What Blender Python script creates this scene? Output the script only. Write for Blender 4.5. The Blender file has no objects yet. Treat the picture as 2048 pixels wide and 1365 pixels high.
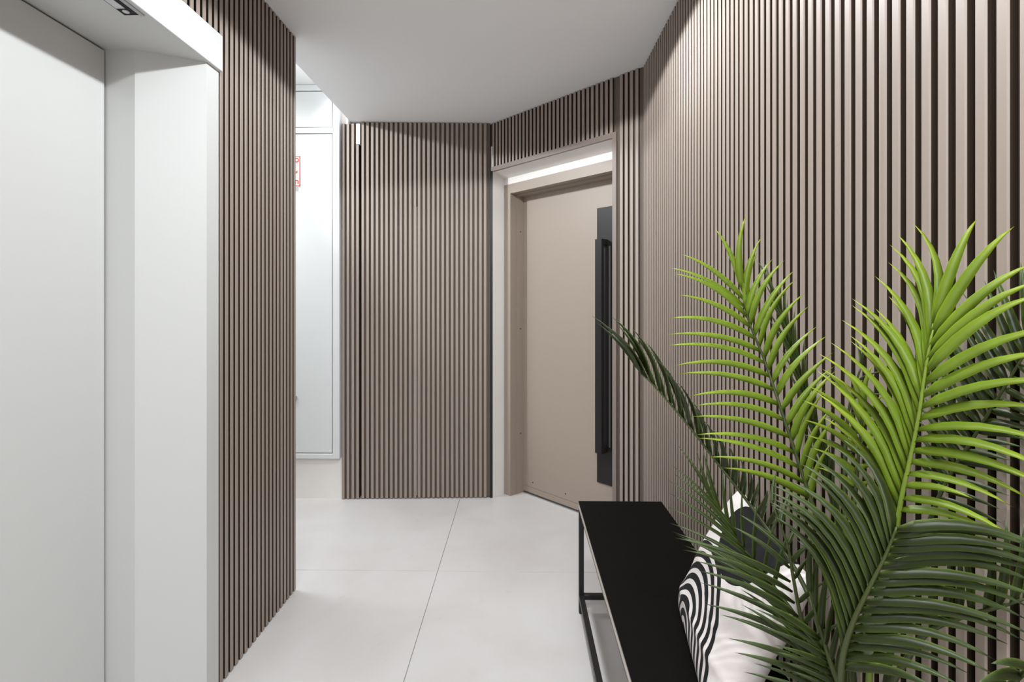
import bpy, bmesh, math, random
from mathutils import Vector, Matrix
random.seed(7)
SC = bpy.context.scene
COL = SC.collection

# ---------------------------------------------------------------- camera
cam_d = bpy.data.cameras.new('camera')
cam = bpy.data.objects.new('camera', cam_d)
COL.objects.link(cam)
cam.location = (0, 0, 1.268)
cam.rotation_euler = (math.pi/2, 0, math.atan(16/1020))
cam_d.sensor_width = 36.0
cam_d.sensor_fit = 'HORIZONTAL'
cam_d.lens = 36.0*1020/2048
cam_d.shift_y = -74.5/2048
cam_d.clip_start = 0.02
SC.camera = cam

# ---------------------------------------------------------------- world, exposure
w = bpy.data.worlds.new('world'); SC.world = w
w.use_nodes = True
w.node_tree.nodes['Background'].inputs[0].default_value = (1, 1, 1, 1)
w.node_tree.nodes['Background'].inputs[1].default_value = 0.25
SC.view_settings.view_transform = 'Standard'
SC.view_settings.look = 'None'
SC.view_settings.gamma = 1
SC.view_settings.use_curve_mapping = False
SC.view_settings.exposure = 0.30

# ---------------------------------------------------------------- lights (out of frame): spots recessed in the ceilings, area lights added as fill
def area(name, loc, sx, sy, power, color=(1, 1, 1), spread=160, rot=(0, 0, 0)):
    d = bpy.data.lights.new(name, 'AREA')
    d.shape = 'RECTANGLE'; d.size = sx; d.size_y = sy
    d.energy = power; d.color = color; d.spread = math.radians(spread)
    o = bpy.data.objects.new(name, d); COL.objects.link(o)
    o.location = loc; o.rotation_euler = rot
    return o
def spot(name, loc, power, color, cone=172, blend=0.10, radius=0.025):
    d = bpy.data.lights.new(name, 'SPOT')
    d.energy = power; d.color = color; d.spot_size = math.radians(cone); d.spot_blend = blend
    d.shadow_soft_size = radius
    o = bpy.data.objects.new(name, d); COL.objects.link(o); o.location = loc
    return o
COOL = (0.93, 0.972, 1)
spot('hall_downlight', (0.02, 1.62, 2.435), 58, COOL, 159, 0.07)
spot('hall_downlight', (-0.02, 0.28, 2.435), 46, COOL, 162, 0.07)
aimed = spot('corridor_spotlight', (-1.96, 2.42, 2.655), 105, COOL, 66, 0.6)
aimed.rotation_euler = Vector((1.66, 0.70, -0.66)).to_track_quat('-Z', 'Y').to_euler()
area('corridor_fill_light', (-2.05, 2.66, 2.668), 1.0, 0.5, 17, COOL, 160)  # added soft fill that evens the light on the cabinet
area('rear_fill_light', (-0.1, -0.75, 2.444), 1.0, 0.9, 46, COOL, 175)  # added fill behind the camera, not a known lamp

# ---------------------------------------------------------------- materials
def lin(r, g, b):
    f = lambda c: (c/255/12.92) if c/255 <= 0.04045 else ((c/255+0.055)/1.055)**2.4
    return (f(r), f(g), f(b), 1)
def mat(name, color, rough=0.5, metal=0.0, spec=0.5, bump=0.0, bscale=200, var=0.0, vscale=4, stretch=(1, 1, 1)):
    m = bpy.data.materials.new(name); m.use_nodes = True
    nt = m.node_tree; b = nt.nodes['Principled BSDF']
    b.inputs['Base Color'].default_value = color
    b.inputs['Roughness'].default_value = rough
    b.inputs['Metallic'].default_value = metal
    b.inputs['Specular IOR Level'].default_value = spec
    if bump or var:
        tc = nt.nodes.new('ShaderNodeTexCoord')
        mp = nt.nodes.new('ShaderNodeMapping'); mp.inputs['Scale'].default_value = stretch
        nt.links.new(tc.outputs['Object'], mp.inputs[0])
    if bump:
        n = nt.nodes.new('ShaderNodeTexNoise'); n.inputs['Scale'].default_value = bscale
        n.inputs['Detail'].default_value = 4
        nt.links.new(mp.outputs[0], n.inputs['Vector'])
        bp = nt.nodes.new('ShaderNodeBump'); bp.inputs['Strength'].default_value = bump
        bp.inputs['Distance'].default_value = 0.002
        nt.links.new(n.outputs['Fac'], bp.inputs['Height'])
        nt.links.new(bp.outputs[0], b.inputs['Normal'])
    if var:
        n2 = nt.nodes.new('ShaderNodeTexNoise'); n2.inputs['Scale'].default_value = vscale
        n2.inputs['Detail'].default_value = 5
        nt.links.new(mp.outputs[0], n2.inputs['Vector'])
        mx = nt.nodes.new('ShaderNodeMix'); mx.data_type = 'RGBA'
        mx.inputs[6].default_value = tuple(c*(1-var) for c in color[:3])+(1,)
        mx.inputs[7].default_value = tuple(min(1, c*(1+var)) for c in color[:3])+(1,)
        nt.links.new(n2.outputs['Fac'], mx.inputs[0])
        nt.links.new(mx.outputs[2], b.inputs['Base Color'])
    return m

M = {}
M['white'] = mat('white_paint', (0.82, 0.82, 0.81, 1), 0.55, bump=0.05, bscale=90)
M['ceiling'] = mat('ceiling_paint', (0.885, 0.895, 0.91, 1), 0.8)
M['plaster'] = mat('raw_plaster', (0.78, 0.74, 0.71, 1), 0.85, bump=0.25, bscale=45, var=0.05, vscale=6)
M['lacquer'] = mat('white_lacquer', (0.565, 0.565, 0.553, 1), 0.42)
M['cabinet'] = mat('white_cabinet_lacquer', (0.63, 0.635, 0.635, 1), 0.38)
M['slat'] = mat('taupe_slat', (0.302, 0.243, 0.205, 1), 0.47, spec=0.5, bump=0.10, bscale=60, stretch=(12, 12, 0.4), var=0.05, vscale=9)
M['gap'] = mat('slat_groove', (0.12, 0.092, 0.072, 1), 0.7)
M['slatside'] = mat('slat_side_shade', (0.038, 0.025, 0.017, 1), 0.75, spec=0.1)  # slat sides: the shade inside the grooves is put into this colour
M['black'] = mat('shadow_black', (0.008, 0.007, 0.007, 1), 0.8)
M['taupe'] = mat('taupe_lacquered_steel', (0.315, 0.256, 0.212, 1), 0.45, bump=0.03, bscale=400)
M['trim'] = mat('taupe_trim', (0.20, 0.158, 0.136, 1), 0.45)
M['handle'] = mat('black_anodised', (0.013, 0.011, 0.011, 1), 0.42, spec=0.3)
M['inlay'] = mat('dark_grey_inlay', (0.10, 0.095, 0.09, 1), 0.4)
M['screw'] = mat('dark_screw', (0.03, 0.025, 0.02, 1), 0.4, 0.6)
M['steel'] = mat('brushed_steel', (0.55, 0.55, 0.56, 1), 0.35, 0.9)
M['grey'] = mat('grey_plastic', (0.42, 0.42, 0.43, 1), 0.4)
M['glossblack'] = mat('gloss_black_panel', (0.006, 0.006, 0.007, 1), 0.2, spec=0.08)
M['display'] = mat('pale_display', (0.60, 0.60, 0.62, 1), 0.15)
M['signwhite'] = mat('sign_white', (0.66, 0.65, 0.63, 1), 0.4)
M['signred'] = mat('sign_red', (0.52, 0.015, 0.006, 1), 0.4)
M['grout'] = mat('grout', (0.30, 0.28, 0.26, 1), 0.9)
M['benchtop'] = mat('black_laminate', (0.005, 0.0045, 0.004, 1), 0.55, spec=0.06)
M['benchedge'] = mat('pale_board_edge', (0.52, 0.47, 0.42, 1), 0.55)
M['blackmetal'] = mat('black_metal', (0.012, 0.011, 0.011, 1), 0.45)
M['pot'] = mat('matt_black_pot', (0.03, 0.03, 0.03, 1), 0.5)
M['soil'] = mat('potting_soil', (0.05, 0.035, 0.025, 1), 0.95, bump=0.8, bscale=60)
M['stemgreen'] = mat('green_stem', (0.16, 0.23, 0.025, 1), 0.5, var=0.2, vscale=30)
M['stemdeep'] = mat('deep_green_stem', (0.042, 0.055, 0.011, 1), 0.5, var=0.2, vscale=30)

def tile_mat():
    m = bpy.data.materials.new('pale_porcelain_tile'); m.use_nodes = True
    nt = m.node_tree; b = nt.nodes['Principled BSDF']
    b.inputs['Roughness'].default_value = 0.38
    tc = nt.nodes.new('ShaderNodeTexCoord')
    n1 = nt.nodes.new('ShaderNodeTexNoise'); n1.inputs['Scale'].default_value = 2.2; n1.inputs['Detail'].default_value = 7
    n1.inputs['Roughness'].default_value = 0.55; n1.inputs['Distortion'].default_value = 0.6
    nt.links.new(tc.outputs['Object'], n1.inputs['Vector'])
    r = nt.nodes.new('ShaderNodeValToRGB')
    r.color_ramp.elements[0].position = 0.32; r.color_ramp.elements[0].color = (0.62, 0.588, 0.576, 1)
    r.color_ramp.elements[1].position = 0.68; r.color_ramp.elements[1].color = (0.695, 0.675, 0.665, 1)
    nt.links.new(n1.outputs['Fac'], r.inputs[0])
    n2 = nt.nodes.new('ShaderNodeTexNoise'); n2.inputs['Scale'].default_value = 14; n2.inputs['Detail'].default_value = 6
    nt.links.new(tc.outputs['Object'], n2.inputs['Vector'])
    r2 = nt.nodes.new('ShaderNodeValToRGB')
    r2.color_ramp.elements[0].position = 0.62; r2.color_ramp.elements[0].color = (1, 1, 1, 1)
    r2.color_ramp.elements[1].position = 0.80; r2.color_ramp.elements[1].color = (0.93, 0.92, 0.91, 1)
    nt.links.new(n2.outputs['Fac'], r2.inputs[0])
    mx = nt.nodes.new('ShaderNodeMix'); mx.data_type = 'RGBA'; mx.blend_type = 'MULTIPLY'; mx.inputs[0].default_value = 1
    nt.links.new(r.outputs[0], mx.inputs[6]); nt.links.new(r2.outputs[0], mx.inputs[7])
    nt.links.new(mx.outputs[2], b.inputs['Base Color'])
    return m
M['tile'] = tile_mat()

def leaf_mat(name, base, mid, tip, trans, rim):
    m = bpy.data.materials.new(name); m.use_nodes = True
    nt = m.node_tree; b = nt.nodes['Principled BSDF']; out = nt.nodes['Material Output']
    b.inputs['Roughness'].default_value = 0.42
    b.inputs['Specular IOR Level'].default_value = 0.4
    uv = nt.nodes.new('ShaderNodeUVMap'); uv.uv_map = 'along'
    sp = nt.nodes.new('ShaderNodeSeparateXYZ'); nt.links.new(uv.outputs[0], sp.inputs[0])
    r = nt.nodes.new('ShaderNodeValToRGB')
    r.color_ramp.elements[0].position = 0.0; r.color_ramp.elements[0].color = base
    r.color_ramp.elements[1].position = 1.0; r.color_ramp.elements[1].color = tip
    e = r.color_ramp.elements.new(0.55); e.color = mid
    nt.links.new(sp.outputs[0], r.inputs[0])
    n = nt.nodes.new('ShaderNodeTexNoise'); n.inputs['Scale'].default_value = 35
    tc = nt.nodes.new('ShaderNodeTexCoord'); nt.links.new(tc.outputs['Object'], n.inputs['Vector'])
    hs = nt.nodes.new('ShaderNodeHueSaturation')
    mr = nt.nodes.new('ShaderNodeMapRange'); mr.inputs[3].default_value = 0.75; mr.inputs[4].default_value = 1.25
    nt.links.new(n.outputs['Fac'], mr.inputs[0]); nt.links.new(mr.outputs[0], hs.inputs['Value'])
    pw = nt.nodes.new('ShaderNodeMath'); pw.operation = 'POWER'; pw.inputs[1].default_value = 3.0
    nt.links.new(sp.outputs[1], pw.inputs[0])
    rm = nt.nodes.new('ShaderNodeMix'); rm.data_type = 'RGBA'; rm.inputs[7].default_value = rim
    nt.links.new(pw.outputs[0], rm.inputs[0]); nt.links.new(r.outputs[0], rm.inputs[6])
    nt.links.new(rm.outputs[2], hs.inputs['Color'])
    nt.links.new(hs.outputs[0], b.inputs['Base Color'])
    t = nt.nodes.new('ShaderNodeBsdfTranslucent'); nt.links.new(hs.outputs[0], t.inputs['Color'])
    mx = nt.nodes.new('ShaderNodeMixShader'); mx.inputs[0].default_value = trans
    nt.links.new(b.outputs[0], mx.inputs[1]); nt.links.new(t.outputs[0], mx.inputs[2])
    nt.links.new(mx.outputs[0], out.inputs[0])
    return m
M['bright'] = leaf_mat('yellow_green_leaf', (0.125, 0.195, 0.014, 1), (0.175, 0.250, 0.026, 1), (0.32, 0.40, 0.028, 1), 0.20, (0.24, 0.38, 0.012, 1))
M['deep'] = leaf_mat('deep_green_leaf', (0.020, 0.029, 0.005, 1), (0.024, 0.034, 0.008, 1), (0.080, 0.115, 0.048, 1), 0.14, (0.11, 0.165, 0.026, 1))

def cushion_mat():
    m = bpy.data.materials.new('printed_cushion_cotton'); m.use_nodes = True
    nt = m.node_tree; b = nt.nodes['Principled BSDF']
    b.inputs['Roughness'].default_value = 0.75
    b.inputs['Sheen Weight'].default_value = 0.02; b.inputs['Specular IOR Level'].default_value = 0.15
    tc = nt.nodes.new('ShaderNodeTexCoord')
    sp = nt.nodes.new('ShaderNodeSeparateXYZ'); nt.links.new(tc.outputs['Object'], sp.inputs[0])
    def mth(op, a, bb=None):
        n = nt.nodes.new('ShaderNodeMath'); n.operation = op
        for i, v in enumerate((a, bb)):
            if v is None: continue
            if isinstance(v, (int, float)): n.inputs[i].default_value = v
            else: nt.links.new(v, n.inputs[i])
        return n.outputs[0]
    def dist(cx, cy):
        dx = mth('SUBTRACT', sp.outputs[0], cx); dy = mth('SUBTRACT', sp.outputs[1], cy)
        return mth('SQRT', mth('ADD', mth('MULTIPLY', dx, dx), mth('MULTIPLY', dy, dy)))
    r1 = dist(ARC_C[0], ARC_C[1]); fr = mth('FRACT', mth('MULTIPLY', r1, 1/ARC_P))
    stripes = mth('MULTIPLY', mth('GREATER_THAN', fr, 0.44), mth('LESS_THAN', r1, ARC_P*ARC_N))
    disc = mth('LESS_THAN', dist(DISC_C[0], DISC_C[1]), DISC_R)
    k = mth('MAXIMUM', stripes, disc)
    mx = nt.nodes.new('ShaderNodeMix'); mx.data_type = 'RGBA'
    mx.inputs[6].default_value = (0.80, 0.74, 0.72, 1); mx.inputs[7].default_value = (0.014, 0.013, 0.015, 1)
    nt.links.new(k, mx.inputs[0]); nt.links.new(mx.outputs[2], b.inputs['Base Color'])
    n = nt.nodes.new('ShaderNodeTexNoise'); n.inputs['Scale'].default_value = 900
    nt.links.new(tc.outputs['Object'], n.inputs['Vector'])
    bp = nt.nodes.new('ShaderNodeBump'); bp.inputs['Strength'].default_value = 0.15; bp.inputs['Distance'].default_value = 0.001
    nt.links.new(n.outputs['Fac'], bp.inputs['Height']); nt.links.new(bp.outputs[0], b.inputs['Normal'])
    return m
ARC_C, ARC_P, ARC_N = (-0.06, -0.172), 0.0280, 8
DISC_C, DISC_R = (0.03, 0.176), 0.140
M['cushion'] = cushion_mat()

# ---------------------------------------------------------------- helpers
def link(name, me, material=None, parent=None):
    o = bpy.data.objects.new(name, me); COL.objects.link(o)
    if material is not None and len(me.materials) == 0: me.materials.append(material)
    if parent is not None:
        o.parent = parent
        o.matrix_parent_inverse = world_of(parent).inverted()
    return o
def world_of(o):
    m = o.matrix_basis.copy()
    if o.parent: m = world_of(o.parent) @ o.matrix_parent_inverse @ m
    return m
def obj(name, bm, material, parent=None, smooth=False):
    bmesh.ops.recalc_face_normals(bm, faces=bm.faces)
    me = bpy.data.meshes.new(name); bm.to_mesh(me); bm.free()
    if smooth:
        for p in me.polygons: p.use_smooth = True
    return link(name, me, material, parent)
def empty(name, loc, parent=None):
    o = bpy.data.objects.new(name, None); COL.objects.link(o)
    o.empty_display_size = 0.1; o.location = loc
    return o
def tag(o, label=None, cat=None, group=None, kind=None):
    if label: o['label'] = label
    if cat: o['category'] = cat
    if group: o['group'] = group
    if kind: o['kind'] = kind
    return o
def struct(o, label=None):
    o['kind'] = 'structure'
    if label: o['label'] = label
    return o
IDENT = lambda x, y, z: Vector((x, y, z))
def add_box(bm, a, b, T=IDENT, bev=0.0):
    x0, y0, z0 = a; x1, y1, z1 = b
    vs = [bm.verts.new(T(x, y, z)) for x, y, z in ((x0, y0, z0), (x1, y0, z0), (x1, y1, z0), (x0, y1, z0), (x0, y0, z1), (x1, y0, z1), (x1, y1, z1), (x0, y1, z1))]
    fs = [bm.faces.new([vs[i] for i in f]) for f in ((0, 3, 2, 1), (4, 5, 6, 7), (0, 1, 5, 4), (1, 2, 6, 5), (2, 3, 7, 6), (3, 0, 4, 7))]
    if bev:
        es = list({e for f in fs for e in f.edges})
        bmesh.ops.bevel(bm, geom=es, offset=bev, segments=1, affect='EDGES')
def box(name, a, b, material, parent=None, T=IDENT, bev=0.0):
    bm = bmesh.new(); add_box(bm, a, b, T, bev); return obj(name, bm, material, parent)
def add_prism(bm, pts, z0, z1):
    lo = [bm.verts.new((x, y, z0)) for x, y in pts]; hi = [bm.verts.new((x, y, z1)) for x, y in pts]
    n = len(pts)
    bm.faces.new(lo); bm.faces.new(hi)
    for i in range(n): bm.faces.new((lo[i], lo[(i+1) % n], hi[(i+1) % n], hi[i]))
def add_lathe(bm, prof, c=(0, 0, 0), n=32):
    rings = []
    for r, z in prof:
        rings.append([bm.verts.new((c[0]+r*math.cos(2*math.pi*i/n), c[1]+r*math.sin(2*math.pi*i/n), c[2]+z)) for i in range(n)])
    for a, b in zip(rings, rings[1:]):
        for i in range(n): bm.faces.new((a[i], a[(i+1) % n], b[(i+1) % n], b[i]))
    bm.faces.new(rings[0]); bm.faces.new(rings[-1])

# slats: one profile, shared meshes by height
PITCH, SLAT_W, SLAT_D = 0.0307, 0.0178, 0.0140
_slat = {}
def slat_mesh(hgt):
    k = round(hgt, 3)
    if k not in _slat:
        bm = bmesh.new(); w2 = SLAT_W/2; c = 0.0021
        add_prism(bm, [(-w2, SLAT_D), (-w2, c), (-w2+c, 0), (w2-c, 0), (w2, c), (w2, SLAT_D)], 0, k)
        bmesh.ops.recalc_face_normals(bm, faces=bm.faces)
        me = bpy.data.meshes.new('slat'); bm.to_mesh(me); bm.free()
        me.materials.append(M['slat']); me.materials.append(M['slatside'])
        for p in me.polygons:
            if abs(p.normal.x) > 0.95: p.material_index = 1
        _slat[k] = me
    return _slat[k]
def put_slat(parent, x, y, ang, z0, z1):
    """ang turns the slat about z; at 0 its front looks along -y."""
    o = link('slat', slat_mesh(z1-z0), None, parent)
    o.location = (x, y, z0); o.rotation_euler = (0, 0, ang)
    return o

# ---------------------------------------------------------------- palm fronds: rachis and leaflet-tip curves, metres
FRONDS = [
 {"k":"bright","r":[[0.407,0.936,1.289],[0.412,0.927,1.239],[0.434,0.917,1.173],[0.45,0.897,1.1],[0.469,0.877,1.015],[0.485,0.858,0.941],[0.5,0.838,0.876],[0.51,0.808,0.804],[0.498,0.778,0.723]],"L":[[0.361,0.956,1.406],[0.299,0.949,1.362],[0.276,0.943,1.335],[0.278,0.938,1.324],[0.284,0.932,1.286],[0.267,0.926,1.241],[0.26,0.92,1.211],[0.262,0.915,1.191],[0.269,0.909,1.156],[0.278,0.904,1.141],[0.293,0.898,1.109],[0.302,0.893,1.09],[0.299,0.887,1.069],[0.299,0.882,1.046],[0.301,0.876,1.037],[0.316,0.871,1.01],[0.337,0.865,0.997]],"R":[[0.413,0.947,1.432],[0.443,0.941,1.393],[0.44,0.935,1.364],[0.458,0.93,1.351],[0.473,0.924,1.345],[0.492,0.918,1.33],[0.488,0.912,1.312],[0.5,0.907,1.288],[0.51,0.901,1.263],[0.523,0.895,1.228],[0.53,0.89,1.214],[0.539,0.884,1.186],[0.542,0.878,1.16],[0.536,0.872,1.158],[0.521,0.866,1.123],[0.528,0.86,1.095],[0.529,0.854,1.082],[0.517,0.848,1.036]],"tL":[0.0,0.62],"tR":[0.0,0.62],"nL":17,"nR":18,"aL":[0.02,-0.03,0.1],"aR":[-0.11,-0.03,0.03],"w":0.0108,"N":[-0.2,-1,0.5]},
 {"k":"bright","r":[[0.503,0.628,1.244],[0.497,0.633,1.187],[0.493,0.638,1.131],[0.491,0.648,1.079],[0.486,0.658,1.018],[0.484,0.668,0.956],[0.473,0.678,0.873],[0.468,0.687,0.807],[0.47,0.697,0.719]],"L":[[0.509,0.668,1.373],[0.498,0.671,1.359],[0.488,0.675,1.345],[0.49,0.678,1.325],[0.469,0.682,1.305],[0.488,0.685,1.28],[0.449,0.688,1.277],[0.452,0.692,1.265],[0.474,0.696,1.261],[0.443,0.699,1.248],[0.444,0.702,1.226],[0.45,0.706,1.217],[0.42,0.709,1.216],[0.41,0.712,1.2],[0.431,0.716,1.173],[0.419,0.72,1.176],[0.411,0.723,1.147],[0.423,0.727,1.111]],"R":[[0.547,0.619,1.371],[0.563,0.599,1.357],[0.574,0.569,1.314],[0.571,0.559,1.291],[0.572,0.554,1.278],[0.574,0.549,1.246],[0.569,0.539,1.218],[0.569,0.539,1.186],[0.571,0.539,1.153],[0.571,0.539,1.116],[0.564,0.539,1.085],[0.566,0.549,1.066],[0.563,0.559,1.051],[0.554,0.579,1.038],[0.526,0.588,1.042],[0.557,0.579,1.003],[0.546,0.589,1.002]],"tL":[0.02,0.55],"tR":[0.0,0.53],"nL":18,"nR":17,"aL":[0.12,-0.02,0.06],"aR":[-0.02,-0.03,0.14],"w":0.0122,"N":[-0.3,-1,0.6]},
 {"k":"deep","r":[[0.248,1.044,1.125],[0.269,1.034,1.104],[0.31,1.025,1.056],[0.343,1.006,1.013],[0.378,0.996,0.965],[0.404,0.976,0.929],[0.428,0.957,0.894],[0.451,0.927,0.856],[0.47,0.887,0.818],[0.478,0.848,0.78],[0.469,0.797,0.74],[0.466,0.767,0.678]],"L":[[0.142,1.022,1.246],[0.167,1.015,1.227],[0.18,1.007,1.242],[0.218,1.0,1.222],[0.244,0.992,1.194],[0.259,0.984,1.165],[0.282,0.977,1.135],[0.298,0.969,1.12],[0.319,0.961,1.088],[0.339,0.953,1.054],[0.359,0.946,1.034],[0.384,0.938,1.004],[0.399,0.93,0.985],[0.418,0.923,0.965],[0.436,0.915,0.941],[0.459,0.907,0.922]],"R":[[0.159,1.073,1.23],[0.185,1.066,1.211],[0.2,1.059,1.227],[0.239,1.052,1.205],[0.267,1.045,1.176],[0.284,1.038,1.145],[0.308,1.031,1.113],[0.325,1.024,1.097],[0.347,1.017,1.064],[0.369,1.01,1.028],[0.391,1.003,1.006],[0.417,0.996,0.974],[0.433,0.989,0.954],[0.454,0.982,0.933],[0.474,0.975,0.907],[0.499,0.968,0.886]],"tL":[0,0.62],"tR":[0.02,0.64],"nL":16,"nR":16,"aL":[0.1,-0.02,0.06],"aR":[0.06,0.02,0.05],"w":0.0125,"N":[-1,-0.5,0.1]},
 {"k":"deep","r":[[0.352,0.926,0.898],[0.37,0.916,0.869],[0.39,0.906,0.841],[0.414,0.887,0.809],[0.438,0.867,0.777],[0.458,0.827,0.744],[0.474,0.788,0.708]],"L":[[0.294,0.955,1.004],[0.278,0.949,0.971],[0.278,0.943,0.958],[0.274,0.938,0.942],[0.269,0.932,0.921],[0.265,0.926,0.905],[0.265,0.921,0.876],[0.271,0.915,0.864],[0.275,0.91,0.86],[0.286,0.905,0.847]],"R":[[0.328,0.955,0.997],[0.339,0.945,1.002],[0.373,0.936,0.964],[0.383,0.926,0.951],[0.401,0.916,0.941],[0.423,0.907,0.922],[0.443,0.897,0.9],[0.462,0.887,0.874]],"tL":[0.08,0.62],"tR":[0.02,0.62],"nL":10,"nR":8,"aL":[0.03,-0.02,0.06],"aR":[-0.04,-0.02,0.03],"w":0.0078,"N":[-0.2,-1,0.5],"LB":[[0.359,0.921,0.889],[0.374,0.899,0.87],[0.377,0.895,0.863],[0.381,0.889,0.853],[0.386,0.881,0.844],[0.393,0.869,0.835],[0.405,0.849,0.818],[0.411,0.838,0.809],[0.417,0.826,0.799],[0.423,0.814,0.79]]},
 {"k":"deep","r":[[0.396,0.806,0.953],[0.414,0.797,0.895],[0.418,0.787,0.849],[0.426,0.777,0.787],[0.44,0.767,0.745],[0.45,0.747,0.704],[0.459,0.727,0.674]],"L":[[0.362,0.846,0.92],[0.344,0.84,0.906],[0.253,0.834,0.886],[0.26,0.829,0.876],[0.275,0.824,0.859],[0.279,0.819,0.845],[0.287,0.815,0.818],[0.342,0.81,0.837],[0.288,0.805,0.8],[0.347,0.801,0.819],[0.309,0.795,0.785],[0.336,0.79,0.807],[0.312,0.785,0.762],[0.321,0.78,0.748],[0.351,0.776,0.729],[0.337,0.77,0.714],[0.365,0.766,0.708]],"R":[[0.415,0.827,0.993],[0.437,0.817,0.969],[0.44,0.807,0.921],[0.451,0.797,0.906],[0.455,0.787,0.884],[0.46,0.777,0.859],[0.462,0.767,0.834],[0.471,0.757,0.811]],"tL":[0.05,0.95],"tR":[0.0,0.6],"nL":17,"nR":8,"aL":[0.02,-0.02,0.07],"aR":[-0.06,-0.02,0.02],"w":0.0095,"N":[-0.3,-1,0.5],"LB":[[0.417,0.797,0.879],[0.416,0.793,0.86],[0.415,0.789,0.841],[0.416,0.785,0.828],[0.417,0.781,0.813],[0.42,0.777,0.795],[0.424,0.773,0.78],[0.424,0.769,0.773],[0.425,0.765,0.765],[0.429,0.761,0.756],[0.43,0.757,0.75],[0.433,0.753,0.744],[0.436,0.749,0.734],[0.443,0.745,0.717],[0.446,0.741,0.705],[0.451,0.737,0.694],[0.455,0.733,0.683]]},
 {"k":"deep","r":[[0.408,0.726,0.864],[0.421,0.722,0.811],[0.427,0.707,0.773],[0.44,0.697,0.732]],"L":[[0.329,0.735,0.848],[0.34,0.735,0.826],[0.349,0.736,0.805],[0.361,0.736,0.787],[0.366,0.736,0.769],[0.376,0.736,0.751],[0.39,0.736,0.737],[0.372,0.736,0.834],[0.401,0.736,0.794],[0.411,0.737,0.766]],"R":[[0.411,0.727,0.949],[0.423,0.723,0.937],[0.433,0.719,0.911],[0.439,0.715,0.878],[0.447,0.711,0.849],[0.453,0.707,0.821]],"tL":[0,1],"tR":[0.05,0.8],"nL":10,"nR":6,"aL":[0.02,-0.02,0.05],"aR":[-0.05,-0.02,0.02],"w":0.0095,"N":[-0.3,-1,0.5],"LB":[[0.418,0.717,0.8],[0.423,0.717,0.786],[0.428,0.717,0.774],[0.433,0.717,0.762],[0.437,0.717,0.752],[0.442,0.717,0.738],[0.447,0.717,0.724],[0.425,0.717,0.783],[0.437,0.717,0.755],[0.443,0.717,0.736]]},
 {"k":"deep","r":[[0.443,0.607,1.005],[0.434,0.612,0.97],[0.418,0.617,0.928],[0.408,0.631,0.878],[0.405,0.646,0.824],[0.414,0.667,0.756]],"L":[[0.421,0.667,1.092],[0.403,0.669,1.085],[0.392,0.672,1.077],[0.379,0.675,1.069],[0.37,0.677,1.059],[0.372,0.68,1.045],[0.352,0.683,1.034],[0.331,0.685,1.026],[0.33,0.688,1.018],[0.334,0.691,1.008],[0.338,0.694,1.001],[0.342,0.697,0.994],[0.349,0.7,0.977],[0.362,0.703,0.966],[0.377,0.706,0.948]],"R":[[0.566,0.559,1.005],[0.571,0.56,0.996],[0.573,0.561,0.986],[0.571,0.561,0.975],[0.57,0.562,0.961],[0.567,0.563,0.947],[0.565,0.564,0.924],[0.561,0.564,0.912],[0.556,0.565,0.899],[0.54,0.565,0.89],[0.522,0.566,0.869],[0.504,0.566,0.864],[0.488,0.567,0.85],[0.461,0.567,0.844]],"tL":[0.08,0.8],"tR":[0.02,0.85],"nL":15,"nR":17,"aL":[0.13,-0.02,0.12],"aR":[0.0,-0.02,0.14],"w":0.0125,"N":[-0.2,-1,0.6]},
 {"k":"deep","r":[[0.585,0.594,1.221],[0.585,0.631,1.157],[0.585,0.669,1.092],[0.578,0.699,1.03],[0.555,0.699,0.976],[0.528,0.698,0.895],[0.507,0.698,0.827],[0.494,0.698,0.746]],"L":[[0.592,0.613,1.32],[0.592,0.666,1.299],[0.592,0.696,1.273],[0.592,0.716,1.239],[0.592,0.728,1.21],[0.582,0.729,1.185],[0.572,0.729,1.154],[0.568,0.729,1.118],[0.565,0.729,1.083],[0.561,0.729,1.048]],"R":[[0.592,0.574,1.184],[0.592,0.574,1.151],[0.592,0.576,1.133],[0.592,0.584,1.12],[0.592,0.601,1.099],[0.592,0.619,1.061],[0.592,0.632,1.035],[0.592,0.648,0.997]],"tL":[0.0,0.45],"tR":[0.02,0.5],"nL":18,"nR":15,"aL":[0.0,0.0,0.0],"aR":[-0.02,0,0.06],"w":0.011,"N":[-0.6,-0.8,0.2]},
 {"k":"deep","r":[[0.476,0.998,1.344],[0.494,0.978,1.257],[0.515,0.963,1.163],[0.53,0.948,1.082],[0.543,0.924,0.997],[0.551,0.894,0.911],[0.548,0.869,0.811],[0.514,0.808,0.686]],"L":[[0.456,0.987,1.357],[0.459,0.978,1.328],[0.462,0.97,1.294],[0.465,0.961,1.257],[0.472,0.952,1.22],[0.477,0.943,1.184],[0.486,0.934,1.148],[0.49,0.926,1.104],[0.499,0.917,1.07],[0.507,0.908,1.037]],"R":[[0.48,0.978,1.328],[0.492,0.968,1.313],[0.499,0.959,1.285],[0.508,0.95,1.257],[0.516,0.94,1.22],[0.525,0.931,1.176],[0.53,0.922,1.132],[0.536,0.912,1.098],[0.539,0.903,1.056],[0.545,0.894,1.015]],"tL":[0.12,0.8],"tR":[0.12,0.8],"nL":14,"nR":14,"aL":[0.04,0,0.02],"aR":[-0.06,0,0.02],"w":0.007,"N":[-0.5,-1,0.2]},
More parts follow.
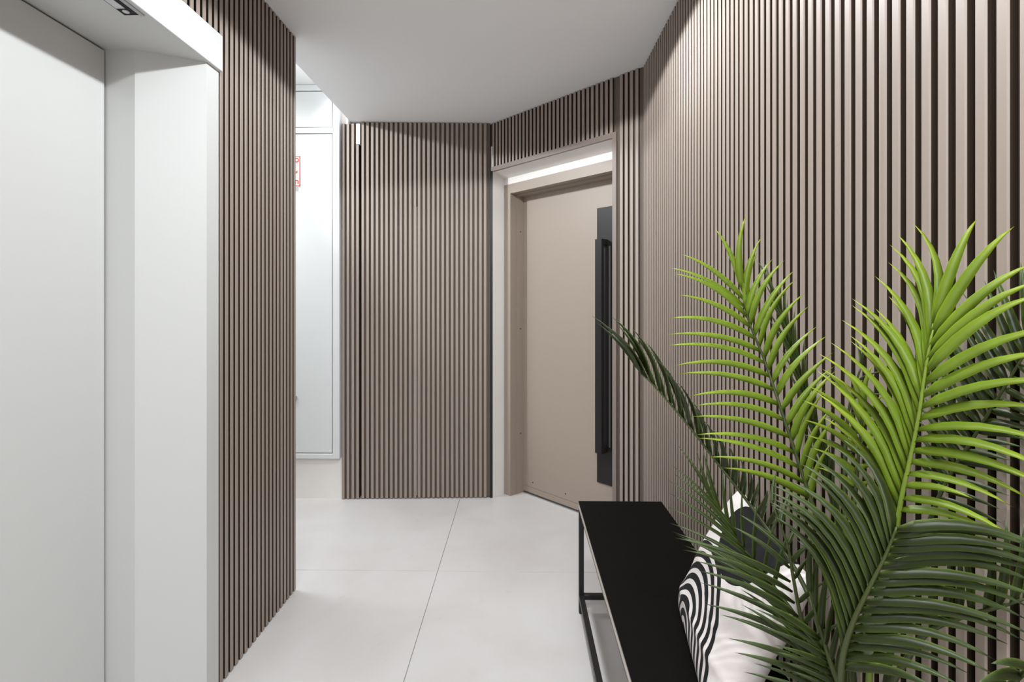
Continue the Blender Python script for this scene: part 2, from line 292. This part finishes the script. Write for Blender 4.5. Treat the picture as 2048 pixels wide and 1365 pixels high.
 {"k":"bright","r":[[0.524,0.788,1.098],[0.518,0.788,1.045],[0.514,0.788,0.987],[0.489,0.768,0.887],[0.472,0.747,0.766]],"L":[[0.51,0.808,1.164],[0.471,0.807,1.168],[0.447,0.807,1.14],[0.439,0.807,1.117],[0.443,0.807,1.086],[0.451,0.807,1.059],[0.459,0.807,1.039],[0.471,0.807,1.008]],"R":[[0.539,0.789,1.175],[0.561,0.787,1.129],[0.567,0.785,1.091],[0.561,0.783,1.054],[0.556,0.781,1.024],[0.547,0.779,0.995]],"tL":[0,0.5],"tR":[0,0.5],"nL":8,"nR":6,"aL":[0.1,0,0.06],"aR":[-0.08,0,0.06],"w":0.011,"N":[-0.3,-1,0.5]},
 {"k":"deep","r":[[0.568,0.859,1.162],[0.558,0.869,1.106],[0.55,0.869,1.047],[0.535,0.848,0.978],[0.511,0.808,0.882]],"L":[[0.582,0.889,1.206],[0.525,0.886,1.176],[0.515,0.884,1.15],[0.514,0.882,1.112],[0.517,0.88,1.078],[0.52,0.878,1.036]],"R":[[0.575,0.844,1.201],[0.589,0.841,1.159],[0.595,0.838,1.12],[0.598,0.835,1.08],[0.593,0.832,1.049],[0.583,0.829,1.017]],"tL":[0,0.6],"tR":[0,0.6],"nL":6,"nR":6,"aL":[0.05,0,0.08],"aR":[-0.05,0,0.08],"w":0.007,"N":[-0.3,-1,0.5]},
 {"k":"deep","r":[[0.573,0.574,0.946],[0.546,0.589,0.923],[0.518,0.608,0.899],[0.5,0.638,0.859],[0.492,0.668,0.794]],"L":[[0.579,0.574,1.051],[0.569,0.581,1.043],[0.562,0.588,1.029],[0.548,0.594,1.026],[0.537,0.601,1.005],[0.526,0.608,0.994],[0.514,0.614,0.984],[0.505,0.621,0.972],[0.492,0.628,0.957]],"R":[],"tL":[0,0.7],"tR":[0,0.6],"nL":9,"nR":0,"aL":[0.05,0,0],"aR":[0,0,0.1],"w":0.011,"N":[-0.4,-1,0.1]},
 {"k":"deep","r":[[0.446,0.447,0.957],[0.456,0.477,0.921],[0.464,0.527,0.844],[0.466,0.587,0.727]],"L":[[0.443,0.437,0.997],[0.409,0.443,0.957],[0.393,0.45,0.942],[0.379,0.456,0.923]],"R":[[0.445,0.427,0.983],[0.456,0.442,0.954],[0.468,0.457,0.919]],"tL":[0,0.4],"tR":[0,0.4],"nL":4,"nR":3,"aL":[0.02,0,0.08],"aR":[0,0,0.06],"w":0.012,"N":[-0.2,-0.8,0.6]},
]
# ================================================================ SETTING
H = 2.45           # dropped ceiling
H2 = 2.68          # corridor ceiling

# floor: grout bed with large porcelain tiles set in it
floor = struct(box('floor', (-3.0, -2.45, -0.06), (1.9, 4.85, -0.0025), M['grout']))
for i in range(4):
    for j in range(6):
        x0 = -2.79+1.2*i; y0 = -2.387+1.2*j
        if x0 > 0.5 and j < 3: continue
        t = box('tile', (x0+0.0014, y0+0.0014, -0.0125), (x0+1.2-0.0014, y0+1.2-0.0014, 0.0), M['tile'], floor, bev=0.0006)

# ceilings
bm = bmesh.new(); add_box(bm, (-1.10, -1.62, H), (1.4, 3.9, 2.75)); add_box(bm, (-3.0, -1.62, H), (-1.10, 2.10, 2.75))
struct(obj('ceiling', bm, M['ceiling']))
struct(box('ceiling_corridor', (-3.0, 2.10, H2), (-1.10, 3.9, 2.75), M['white']))

# right slatted wall
XR = 0.613
wr = struct(box('wall_right', (XR+SLAT_D-0.001, -1.62, 0), (XR+0.12, 2.66, H), M['gap']))
y = 0.9813+PITCH/2
ys = []
k = int((2.545-y)/PITCH)
for i in range(-50, k+1): ys.append(y+i*PITCH)
for yy in ys: put_slat(wr, XR, yy, -math.pi/2, 0.004, H-0.002)

# left wall: lift surround in the middle, slats beyond it and above it
XL = -0.993
bm = bmesh.new()
add_box(bm, (XL-0.10, 1.657, 0), (XL-SLAT_D+0.001, 2.235, H))
add_box(bm, (XL-0.10, 0.452, 2.147), (XL-SLAT_D+0.001, 1.657, H))
add_box(bm, (XL-0.10, -1.62, 0), (XL-SLAT_D+0.001, 0.452, H))
wl = struct(obj('wall_left', bm, M['gap']))
yy = 2.236
while yy > -0.3:
    if yy > 1.657+0.008 or yy < 0.452-0.008: put_slat(wl, XL, yy, math.pi/2, 0.004, H-0.002)
    else: put_slat(wl, XL, yy, math.pi/2, 2.149, H-0.002)
    yy -= PITCH
struct(box('wall_corridor_near', (-3.0, 2.10, 0), (XL-0.02, 2.243, 2.75), M['white']))
struct(box('wall_corridor_end', (-3.0, 2.243, 0), (-2.9, 3.9, 2.75), M['white']))
struct(box('wall_rear', (-3.0, -1.74, 0), (1.9, -1.62, 2.75), M['white']))
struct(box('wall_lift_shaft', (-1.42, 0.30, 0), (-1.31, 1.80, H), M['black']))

# back wall behind the corridor (plaster) and behind the concealed doors
YB = 3.300
struct(box('wall_back', (-3.0, YB, 0), (-1.12, 3.9, 2.75), M['plaster']))
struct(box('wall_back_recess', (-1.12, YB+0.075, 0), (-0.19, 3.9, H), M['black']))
# fixed slatted strip at the left of the concealed doors
def yb(x): return 3.284+(x+1.155)*0.040       # front of the slats on the back wall
ab = math.atan(0.040)
bm = bmesh.new()
TB = lambda x, d, z: Vector((x-d*0.04, yb(x)+d, z))
add_box(bm, (-1.155, SLAT_D-0.001, 0), (-1.047, 0.075, 2.436), TB)
strip = struct(obj('trim_1', bm, M['gap']))
for i in range(4):
    x = -1.1445+i*PITCH
    z1 = 2.436 if i < 3 else 2.300
    put_slat(strip, x, yb(x), ab, 0.004, z1)
# concealed slatted door leaves
def slat_door(name, x0, x1, first, label):
    bm = bmesh.new(); add_box(bm, (x0, SLAT_D-0.001, 0.006), (x1, 0.05, 2.447), TB)
    d = struct(obj(name, bm, M['gap']), label)
    x = first
    while x+SLAT_W/2 < x1+0.001:
        put_slat(d, x, yb(x), ab, 0.006, 2.447); x += 0.0306
    return d
d3 = slat_door('door_3', -1.027, -0.6725, -1.0185, 'concealed slatted taupe door leaf left of the thin pale seam')
d4 = slat_door('door_4', -0.6705, -0.196, -0.655, 'concealed slatted taupe door leaf right of the thin pale seam')
box('pivot_bracket', (-1.060, -0.004, 2.302), (-1.036, 0.03, 2.434), M['white'], strip, TB)['label'] = 'white bracket at the top of the slatted strip'
bm = bmesh.new(); add_box(bm, (-0.6732, 0.006, 0.02), (-0.6700, 0.03, 1.9), TB)
obj('seam_edge', bm, M['benchedge'], d4)

struct(box('slit_shade_strip', (-0.1955, 0.002, 0), (-0.179, 0.06, 2.135), M['handle'], None, TB))  # black strip in the open slit beside the reveal, stands for its shade

# 45 degree wall with the entrance door; local s runs along it, d into it
AX, AY, S2 = -0.18, 3.33, math.sqrt(0.5)
W = lambda s, d, z: Vector((AX+s*S2+d*S2, AY-s*S2+d*S2, z))
LW = 1.115
bm = bmesh.new()
add_box(bm, (-0.04, SLAT_D-0.001, 2.161), (LW, 0.30, H), W)
add_box(bm, (0.961, SLAT_D-0.001, 0), (LW+0.02, 0.55, 2.161), W)
we = struct(obj('wall_entrance', bm, M['gap']))
s = -0.002+SLAT_W/2
while s < LW-0.004:
    p = W(s, 0, 0)
    if s > 0.961+0.006: put_slat(we, p.x, p.y, -math.pi/4, 0.004, H-0.002)
    elif s < 0.945: put_slat(we, p.x, p.y, -math.pi/4, 2.159, H-0.002)
    s += PITCH
bm = bmesh.new()
add_box(bm, (-0.012, -0.004, 2.133), (0.961, 0.014, 2.161), W)
add_box(bm, (0.938, -0.004, 0), (0.961, 0.014, 2.133), W)
struct(obj('trim_2', bm, M['trim']))
# plaster reveal round the door
bm = bmesh.new()
add_box(bm, (-0.02, 0.004, 0), (0.0, 0.55, 2.30), W)
v8 = [bm.verts.new(W(*p)) for p in ((0, .014, 2.1335), (.938, .014, 2.1335), (.938, .104, 2.100), (0, .104, 2.100), (0, .014, 2.161), (.938, .014, 2.161), (.938, .104, 2.161), (0, .104, 2.161))]
for f_ in ((0, 1, 2, 3), (4, 7, 6, 5), (0, 4, 5, 1), (1, 5, 6, 2), (2, 6, 7, 3), (3, 7, 4, 0)): bm.faces.new([v8[i] for i in f_])
add_box(bm, (0.0, 0.104, 2.050), (0.938, 0.40, 2.161), W)
add_box(bm, (0.938, 0.014, 0), (0.961, 0.55, 2.161), W)
struct(obj('wall_reveal', bm, M['plaster']))

# ---- door_1: lift door in a deep white surround
d1 = struct(box('door_1', (-1.285, 0.611, 0.006), (-1.240, 1.5035, 2.024), M['lacquer'], bev=0.001), 'plain white lift door set deep in a white splayed surround')
bm = bmesh.new(); add_prism(bm, [(-0.988, 1.657), (-0.988, 1.593), (-1.153, 1.509), (-1.300, 1.509), (-1.300, 1.657)], 0, 2.03)
obj('jamb', bm, M['lacquer'], d1)
bm = bmesh.new(); add_prism(bm, [(-0.988, 0.452), (-0.988, 0.520), (-1.153, 0.604), (-1.300, 0.604), (-1.300, 0.452)], 0, 2.03)
obj('jamb', bm, M['lacquer'], d1)
box('header', (-1.300, 0.446, 2.030), (-0.976, 1.660, 2.147), M['lacquer'], d1, bev=0.0012)
box('door_sill', (-1.30, 0.604, 0.0), (-1.236, 1.509, 0.005), M['steel'], d1)

# ---- door_2: taupe entrance door
bm = bmesh.new()
add_box(bm, (0.068, 0.220, 0.050), (0.872, 0.270, 1.985), W)
d2 = struct(obj('door_2', bm, M['taupe']), 'taupe entrance door with a long black pull handle')
box('kick_strip', (0.068, 0.2185, 0.012), (0.872, 0.268, 0.0485), M['taupe'], d2, W)
bm = bmesh.new()
add_box(bm, (0.003, 0.102, 0.0), (0.062, 0.290, 2.057), W)
add_box(bm, (0.062, 0.160, 0.0), (0.069, 0.290, 2.057), W)
obj('frame_side', bm, M['taupe'], d2)
bm = bmesh.new()
add_box(bm, (0.872, 0.102, 0.0), (0.937, 0.290, 2.057), W)
obj('frame_side', bm, M['taupe'], d2)
bm = bmesh.new()
add_box(bm, (0.062, 0.102, 1.995), (0.872, 0.290, 2.057), W)
add_box(bm, (0.069, 0.160, 1.985), (0.872, 0.290, 1.995), W)
obj('frame_head', bm, M['taupe'], d2)
box('threshold', (0.069, 0.206, 0.0), (0.872, 0.290, 0.006), M['steel'], d2, W)
hp = box('handle_plate', (0.681, 0.211, 0.223), (0.790, 0.221, 1.828), M['handle'], d2, W, bev=0.0008)
hp['label'] = 'long black handle plate'
bm = bmesh.new()
add_box(bm, (0.713, 0.150, 0.413), (0.758, 0.172, 1.638), W)
add_box(bm, (0.713, 0.172, 0.413), (0.758, 0.2115, 0.443), W)
add_box(bm, (0.713, 0.172, 1.608), (0.758, 0.2115, 1.638), W)
obj('pull_bar', bm, M['handle'], hp)
box('inlay', (0.766, 0.2095, 0.443), (0.777, 0.2115, 1.60), M['inlay'], hp, W)
def screw(s, d, z, axis):
    bm = bmesh.new(); n = 10; r = 0.0042
    if axis == 'd': ring = lambda dd: [bm.verts.new(W(s+r*math.cos(6.2832*i/n), d+dd, z+r*math.sin(6.2832*i/n))) for i in range(n)]
    else: ring = lambda dd: [bm.verts.new(W(s+dd, d+r*math.cos(6.2832*i/n), z+r*math.sin(6.2832*i/n))) for i in range(n)]
    a, b = ring(-0.0012), ring(0.0012)
    bm.faces.new(a); bm.faces.new(b)
    for i in range(n): bm.faces.new((a[i], a[(i+1) % n], b[(i+1) % n], b[i]))
    obj('screw', bm, M['screw'], d2)
for s_ in (0.155, 0.435): screw(s_, 0.2195, 0.085, 'd')
for z_ in (0.40, 1.10, 1.75): screw(0.069, 0.19, z_, 's')

# ================================================================ THINGS
# ---- floor indicator let into the lift soffit
r = empty('floor_indicator', (-1.02, 1.20, 2.030))
tag(r, 'glossy black lift indicator strip with pale screen and round button in white soffit', 'indicator')
box('bezel', (-1.039, 1.02, 2.0265), (-1.001, 1.324, 2.0305), M['glossblack'], r)
box('screen', (-1.036, 1.04, 2.0255), (-1.013, 1.292, 2.0270), M['display'], r)
bm = bmesh.new(); add_lathe(bm, [(0.0085, 0), (0.0082, -0.0015), (0.0060, -0.0028), (0.002, -0.0034)], (-1.022, 1.307, 2.0268), 24)
obj('button', bm, M['display'], r, True)
box('edge_strip', (-1.0005, 1.02, 2.0270), (-0.990, 1.330, 2.0305), M['grey'], r)

# ---- white built-in utility cabinet at the end of the corridor
r = empty('utility_cabinet', (-1.65, 3.27, 0.268))
tag(r, 'tall white flush utility cabinet at the corridor end behind the slatted wall', 'cabinet')
CX0, CX1, CY = -2.30, -1.160, 3.262
bm = bmesh.new()
add_box(bm, (CX1-0.046, CY, 0.268), (CX1, YB, H2-0.002), bev=0.004)
add_box(bm, (CX0, CY, 0.268), (CX0+0.046, YB, H2-0.002), bev=0.004)
add_box(bm, (CX0+0.04, CY, 0.268), (CX1-0.04, YB, 0.302), bev=0.004)
add_box(bm, (CX0+0.04, CY, 2.367), (CX1-0.04, YB, 2.402))
add_box(bm, (CX0+0.04, CY, 2.641), (CX1-0.04, YB, H2-0.002))
obj('frame', bm, M['cabinet'], r)
box('back_panel', (CX0+0.03, CY+0.024, 0.29), (CX1-0.03, YB-0.002, 2.66), M['black'], r)
cd = box('cabinet_door', (CX0+0.051, CY+0.004, 0.307), (CX1-0.051, CY+0.022, 2.362), M['cabinet'], r, bev=0.001)
box('upper_panel', (CX0+0.051, CY+0.004, 2.407), (CX1-0.051, CY+0.022, 2.636), M['cabinet'], r, bev=0.001)
bm = bmesh.new(); add_box(bm, (-1.475, CY-0.012, 0.646), (-1.437, CY+0.005, 0.676), bev=0.003)
obj('latch', bm, M['grey'], cd)

# ---- electrical warning sign on it
SX1 = -1.414; SX0 = SX1-0.16; SZ0, SZ1 = 2.023, 2.223; SY = CY+0.004
r = empty('warning_sign', ((SX0+SX1)/2, SY, SZ0))
tag(r, 'white warning sign with red border and red Hebrew lettering on the white cabinet', 'sign')
box('board', (SX0, SY-0.002, SZ0), (SX1, SY+0.0002, SZ1), M['signwhite'], r)
bm = bmesh.new(); e = 0.003; q = 0.0045
for a, b in (((SX0+e, SZ0+e), (SX1-e, SZ0+e+q)), ((SX0+e, SZ1-e-q), (SX1-e, SZ1-e)), ((SX0+e, SZ0+e), (SX0+e+q, SZ1-e)), ((SX1-e-q, SZ0+e), (SX1-e, SZ1-e))):
    add_box(bm, (a[0], SY-0.0027, a[1]), (b[0], SY-0.0018, b[1]))
obj('border', bm, M['signred'], r)
def text(name, body, size, x, z, y, material, parent):
    cu = bpy.data.curves.new(name, 'FONT'); cu.body = body; cu.size = size; cu.extrude = 0.0004
    cu.align_x = 'RIGHT'; cu.align_y = 'BOTTOM_BASELINE'; cu.offset = size*0.035
    o = bpy.data.objects.new(name, cu); COL.objects.link(o)
    me = bpy.data.meshes.new_from_object(o.evaluated_get(bpy.context.evaluated_depsgraph_get()))
    bpy.data.objects.remove(o)
    me.transform(Matrix.Translation((x, y, z)) @ Matrix.Rotation(math.pi/2, 4, 'X'))
    me.materials.clear(); me.materials.append(material)
    return link(name, me, None, parent)
text('lettering', '\u05d4\u05e0\u05db\u05e1', 0.045, SX1-0.010, SZ1-0.042, SY-0.0022, M['signred'], r)
text('lettering', '\u05dc\u05de\u05e9\u05d7', 0.040, SX1-0.011, SZ0+0.018, SY-0.0022, M['signred'], r)
bm = bmesh.new()   # zigzag bolt between the two words
pts = [(-0.10, 0.128), (-0.055, 0.122), (-0.066, 0.104), (-0.030, 0.098), (-0.018, 0.104), (-0.021, 0.088), (-0.034, 0.084), (-0.028, 0.092), (-0.082, 0.094), (-0.070, 0.112)]
vs = [bm.verts.new((SX1+a, SY-0.0024, SZ0+b)) for a, b in pts]
f = bm.faces.new(vs); ext = bmesh.ops.extrude_face_region(bm, geom=[f])
for v in ext['geom']:
    if isinstance(v, bmesh.types.BMVert): v.co.y += 0.0006
obj('bolt_symbol', bm, M['signred'], r)
r = box('sticker', (SX1-0.095, SY-0.0012, 1.994), (SX1-0.0155, SY+0.0002, 2.0205), M['grey'])
tag(r, 'small grey sticker just below the red bordered warning sign', 'sticker')

# ---- bench
BX0, BX1, BY0, BY1, BZ = 0.241, 0.581, 0.900, 2.105, 0.455
r = empty('bench', ((BX0+BX1)/2, (BY0+BY1)/2, 0))
tag(r, 'long low black bench with pale board edge along the right slatted wall', 'bench')
box('seat_board', (BX0, BY0, BZ-0.006), (BX1, BY1, BZ), M['benchtop'], r, bev=0.0008)
box('board_core', (BX0+0.0008, BY0+0.0008, BZ-0.015), (BX1-0.0008, BY1-0.0008, BZ-0.006), M['benchedge'], r)['label'] = 'pale beige board edge'
box('board_base', (BX0, BY0, BZ-0.027), (BX1, BY1, BZ-0.0165), M['benchedge'], r)['label'] = 'pale beige lower board edge'
t = 0.020; zt = BZ-0.027
for lx in (BX0, BX1-t):
    for ly in (BY0, BY1-t):
        lg = box('leg', (lx, ly, 0.004), (lx+t, ly+t, zt), M['blackmetal'], r, bev=0.001)
        box('foot_cap', (lx+0.002, ly+0.002, 0), (lx+t-0.002, ly+t-0.002, 0.005), M['pot'], lg)
for lx in (BX0, BX1-t): box('stretcher', (lx, BY0+t, 0.058), (lx+t, BY1-t, 0.078), M['blackmetal'], r, bev=0.001)
for ly in (BY0, BY1-t): box('stretcher', (BX0+t, ly, 0.058), (BX1-t, ly+t, 0.078), M['blackmetal'], r, bev=0.001)
for lx in (BX0+0.004, BX1-t-0.004): box('top_rail', (lx, BY0+t, zt-0.02), (lx+t, BY1-t, zt), M['blackmetal'], r)
for ly in (BY0, BY1-t): box('top_rail', (BX0+t, ly, zt-0.02), (BX1-t, ly+t, zt), M['blackmetal'], r)

# ---- cushion: padded square, seam piping, soft creases
def cushion():
    n, hx, hy = 48, 0.232, 0.180
    bm = bmesh.new(); grids = []
    for side in (1, -1):
        g = []
        for i in range(n+1):
            row = []
            for j in range(n+1):
                a = -1+2*i/n; b = -1+2*j/n
                pin = 1-0.06*(1-b*b)*abs(a)**3; pin2 = 1-0.05*(1-a*a)*abs(b)**3   # sides drawn in between the corners
                x = a*hx*pin; yv = b*hy*pin2
                th = 0.050*((1-a**4)*(1-b**4))**0.55
                cr = 0.004*math.sin(9*b+4*a*b+1.2*math.sin(5*a))*(1-abs(b))*abs(a)**0.5 + 0.0035*math.exp(-((b+0.15+0.10*math.sin(4*a))/0.045)**2)*(0.4+0.6*abs(a)) + 0.005*math.exp(-((b+0.55-0.12*a)/0.06)**2)
                z = side*(th + (cr*(1-a**8)*(1-b**8) if th > 0.004 else 0))
                row.append(bm.verts.new((x, yv, z)))
            g.append(row)
        grids.append(g)
        for i in range(n):
            for j in range(n): bm.faces.new((g[i][j], g[i+1][j], g[i+1][j+1], g[i][j+1]))
    bmesh.ops.remove_doubles(bm, verts=bm.verts, dist=0.0002)
    return bm
far_b, far_t = Vector((0.430, 1.350, 0.460)), Vector((0.592, 1.405, 0.770))
along = Vector((-0.15, -1, 0)).normalized()
up = (far_t-far_b); up = (up-along*up.dot(along)).normalized()
nrm = along.cross(up)
cen = (far_b+far_t)/2+along*0.224
cu = obj('cushion', cushion(), M['cushion'], None, True)
cu.matrix_basis = Matrix((( along.x, up.x, nrm.x, cen.x), (along.y, up.y, nrm.y, cen.y), (along.z, up.z, nrm.z, cen.z), (0, 0, 0, 1)))
inv = cu.matrix_basis.inverted()
for v in cu.data.vertices:                     # the underside flattens on the bench, the back on the slats
    p = cu.matrix_basis @ v.co
    p.z = max(p.z, BZ+0.0012+0.02*max(0, p.z-BZ)); p.x = min(p.x, XR-0.002)
    v.co = inv @ p
tag(cu, 'white cushion with black arcs and a black half disc leaning on the slatted wall', 'cushion')

# ---- palm
PX, PY = 0.430, 0.700
r = empty('potted_palm', (PX, PY, 0))
tag(r, 'artificial palm with arching green fronds standing in front of the bench', 'plant')
bm = bmesh.new(); add_lathe(bm, [(0.105, 0.0), (0.115, 0.01), (0.148, 0.34), (0.150, 0.36), (0.138, 0.36), (0.132, 0.33), (0.001, 0.33)], (PX, PY, 0), 36)
pot = obj('pot', bm, M['pot'], r, False)
bm = bmesh.new(); add_lathe(bm, [(0.131, 0.325), (0.128, 0.338), (0.06, 0.345), (0.002, 0.347)], (PX, PY, 0), 28)
obj('soil', bm, M['soil'], pot)

def catmull(P, t):
    n = len(P)-1
    if n == 0: return P[0].copy()
    u = min(max(t, 0), 1)*n; i = min(int(u), n-1); f = u-i
    p1, p2 = P[i], P[i+1]; p0 = P[i-1] if i > 0 else p1*2-p2; p3 = P[i+2] if i+2 <= n else p2*2-p1
    return 0.5*((2*p1)+(p2-p0)*f+(2*p0-5*p1+4*p2-p3)*f*f+(3*p1-p0-3*p2+p3)*f**3)
def lerp_list(P, t):
    n = len(P)-1
    if n <= 0: return P[0].copy()
    u = t*n; i = min(int(u), n-1); return P[i].lerp(P[i+1], u-i)
def tube(bm, pts, rad, n=6):
    rings = []
    for i, p in enumerate(pts):
        t = (pts[min(i+1, len(pts)-1)]-pts[max(i-1, 0)]).normalized()
        a = t.cross(Vector((0.3, 1, 0.1))).normalized(); b = t.cross(a)
        rings.append([bm.verts.new(p+(a*math.cos(6.2832*k/n)+b*math.sin(6.2832*k/n))*rad(i/(len(pts)-1))) for k in range(n)])
    for A, B in zip(rings, rings[1:]):
        for k in range(n): bm.faces.new((A[k], A[(k+1) % n], B[(k+1) % n], B[k]))
    bm.faces.new(rings[0]); bm.faces.new(rings[-1])
def leaflet(base, ctrl, tip, width, N, kind, parent):
    """folded, tapering blade with real thickness: six stations, four-sided section"""
    ns = 7; me = bpy.data.meshes.new('leaflet')
    vs, fs, us = [], [], []
    for i in range(ns+1):
        t = i/ns
        p = base*(1-t)**2+ctrl*(2*t*(1-t))+tip*t*t
        d = ((ctrl-base)*(1-t)+(tip-ctrl)*t).normalized()
        s = d.cross(N)
        s = s.normalized() if s.length > 1e-4 else Vector((1, 0, 0))
        nn = s.cross(d).normalized()
        if nn.dot(N) < 0: nn = -nn
        if i == ns: vs.append(p); us.append(1.0); break
        wd = width*0.5*(0.40+0.60*min(1, t/0.15))*(1-max(0, (t-0.30)/0.70)**1.5)
        wd = max(wd, width*0.05)
        vs += [p-s*wd+nn*wd*0.35, p+nn*0.0002, p+s*wd+nn*wd*0.35, p-nn*(0.0010+wd*0.12)]
        us += [t]*4
        if i:
            a, b = 4*(i-1), 4*i
            for k in range(4): fs.append((a+k, a+(k+1) % 4, b+(k+1) % 4, b+k))
    a = 4*(ns-1); T = len(vs)-1
    for k in range(4): fs.append((a+k, a+(k+1) % 4, T))
    fs.append((3, 2, 1, 0))
    me.from_pydata([tuple(v) for v in vs], [], fs)
    uv = me.uv_layers.new(name='along')
    for l in me.loops: uv.data[l.index].uv = (us[l.vertex_index], 0.0 if l.vertex_index == len(vs)-1 or l.vertex_index % 2 else 1.0)
    for p in me.polygons: p.use_smooth = True
    me.materials.append(M[kind])
    me.update()
    return link('leaflet', me, None, parent)

for fi, F in enumerate(FRONDS):
    rach = [Vector(p) for p in F['r']]
    end = Vector((PX+0.05*math.cos(fi*2.4), PY+0.05*math.sin(fi*2.4), 0.335))
    last = rach[-1]
    path = [catmull(rach, i/24) for i in range(25)]
    c1 = last+(rach[-1]-rach[-2]).normalized()*min(0.12, (last-end).length*0.4); c2 = Vector((end.x, end.y, end.z+0.15))
    stem = [last*(1-t)**3+c1*3*t*(1-t)**2+c2*3*t*t*(1-t)+end*t**3 for t in [i/8 for i in range(1, 9)]]
    bm = bmesh.new(); tube(bm, path+stem, lambda t: 0.0014+0.0034*min(1, t*1.2))
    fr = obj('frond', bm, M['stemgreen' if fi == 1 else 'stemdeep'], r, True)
    for side in 'LR':
        tips = [Vector(p) for p in F[side]]
        if not tips: continue
        n = F['n'+side]; t0, t1 = F['t'+side]; av = Vector(F['a'+side]); N = Vector(F['N']).normalized()
        for i in range(n):
            f = i/max(1, n-1)
            b = lerp_list([Vector(p) for p in F['LB']], f) if side == 'L' and F.get('LB') else catmull(rach, t0+(t1-t0)*f); tp = lerp_list(tips, f)
            tp = tp+Vector((random.uniform(-.002, .002), random.uniform(-.012, .012), random.uniform(-.002, .002)))
            L = (tp-b).length
            c = (b+tp)/2+av*(L/0.18)*0.30*random.uniform(0.85, 1.15)
            jn = (N+Vector((random.uniform(-.25, .25), random.uniform(-.15, .15), random.uniform(-.25, .25)))).normalized()
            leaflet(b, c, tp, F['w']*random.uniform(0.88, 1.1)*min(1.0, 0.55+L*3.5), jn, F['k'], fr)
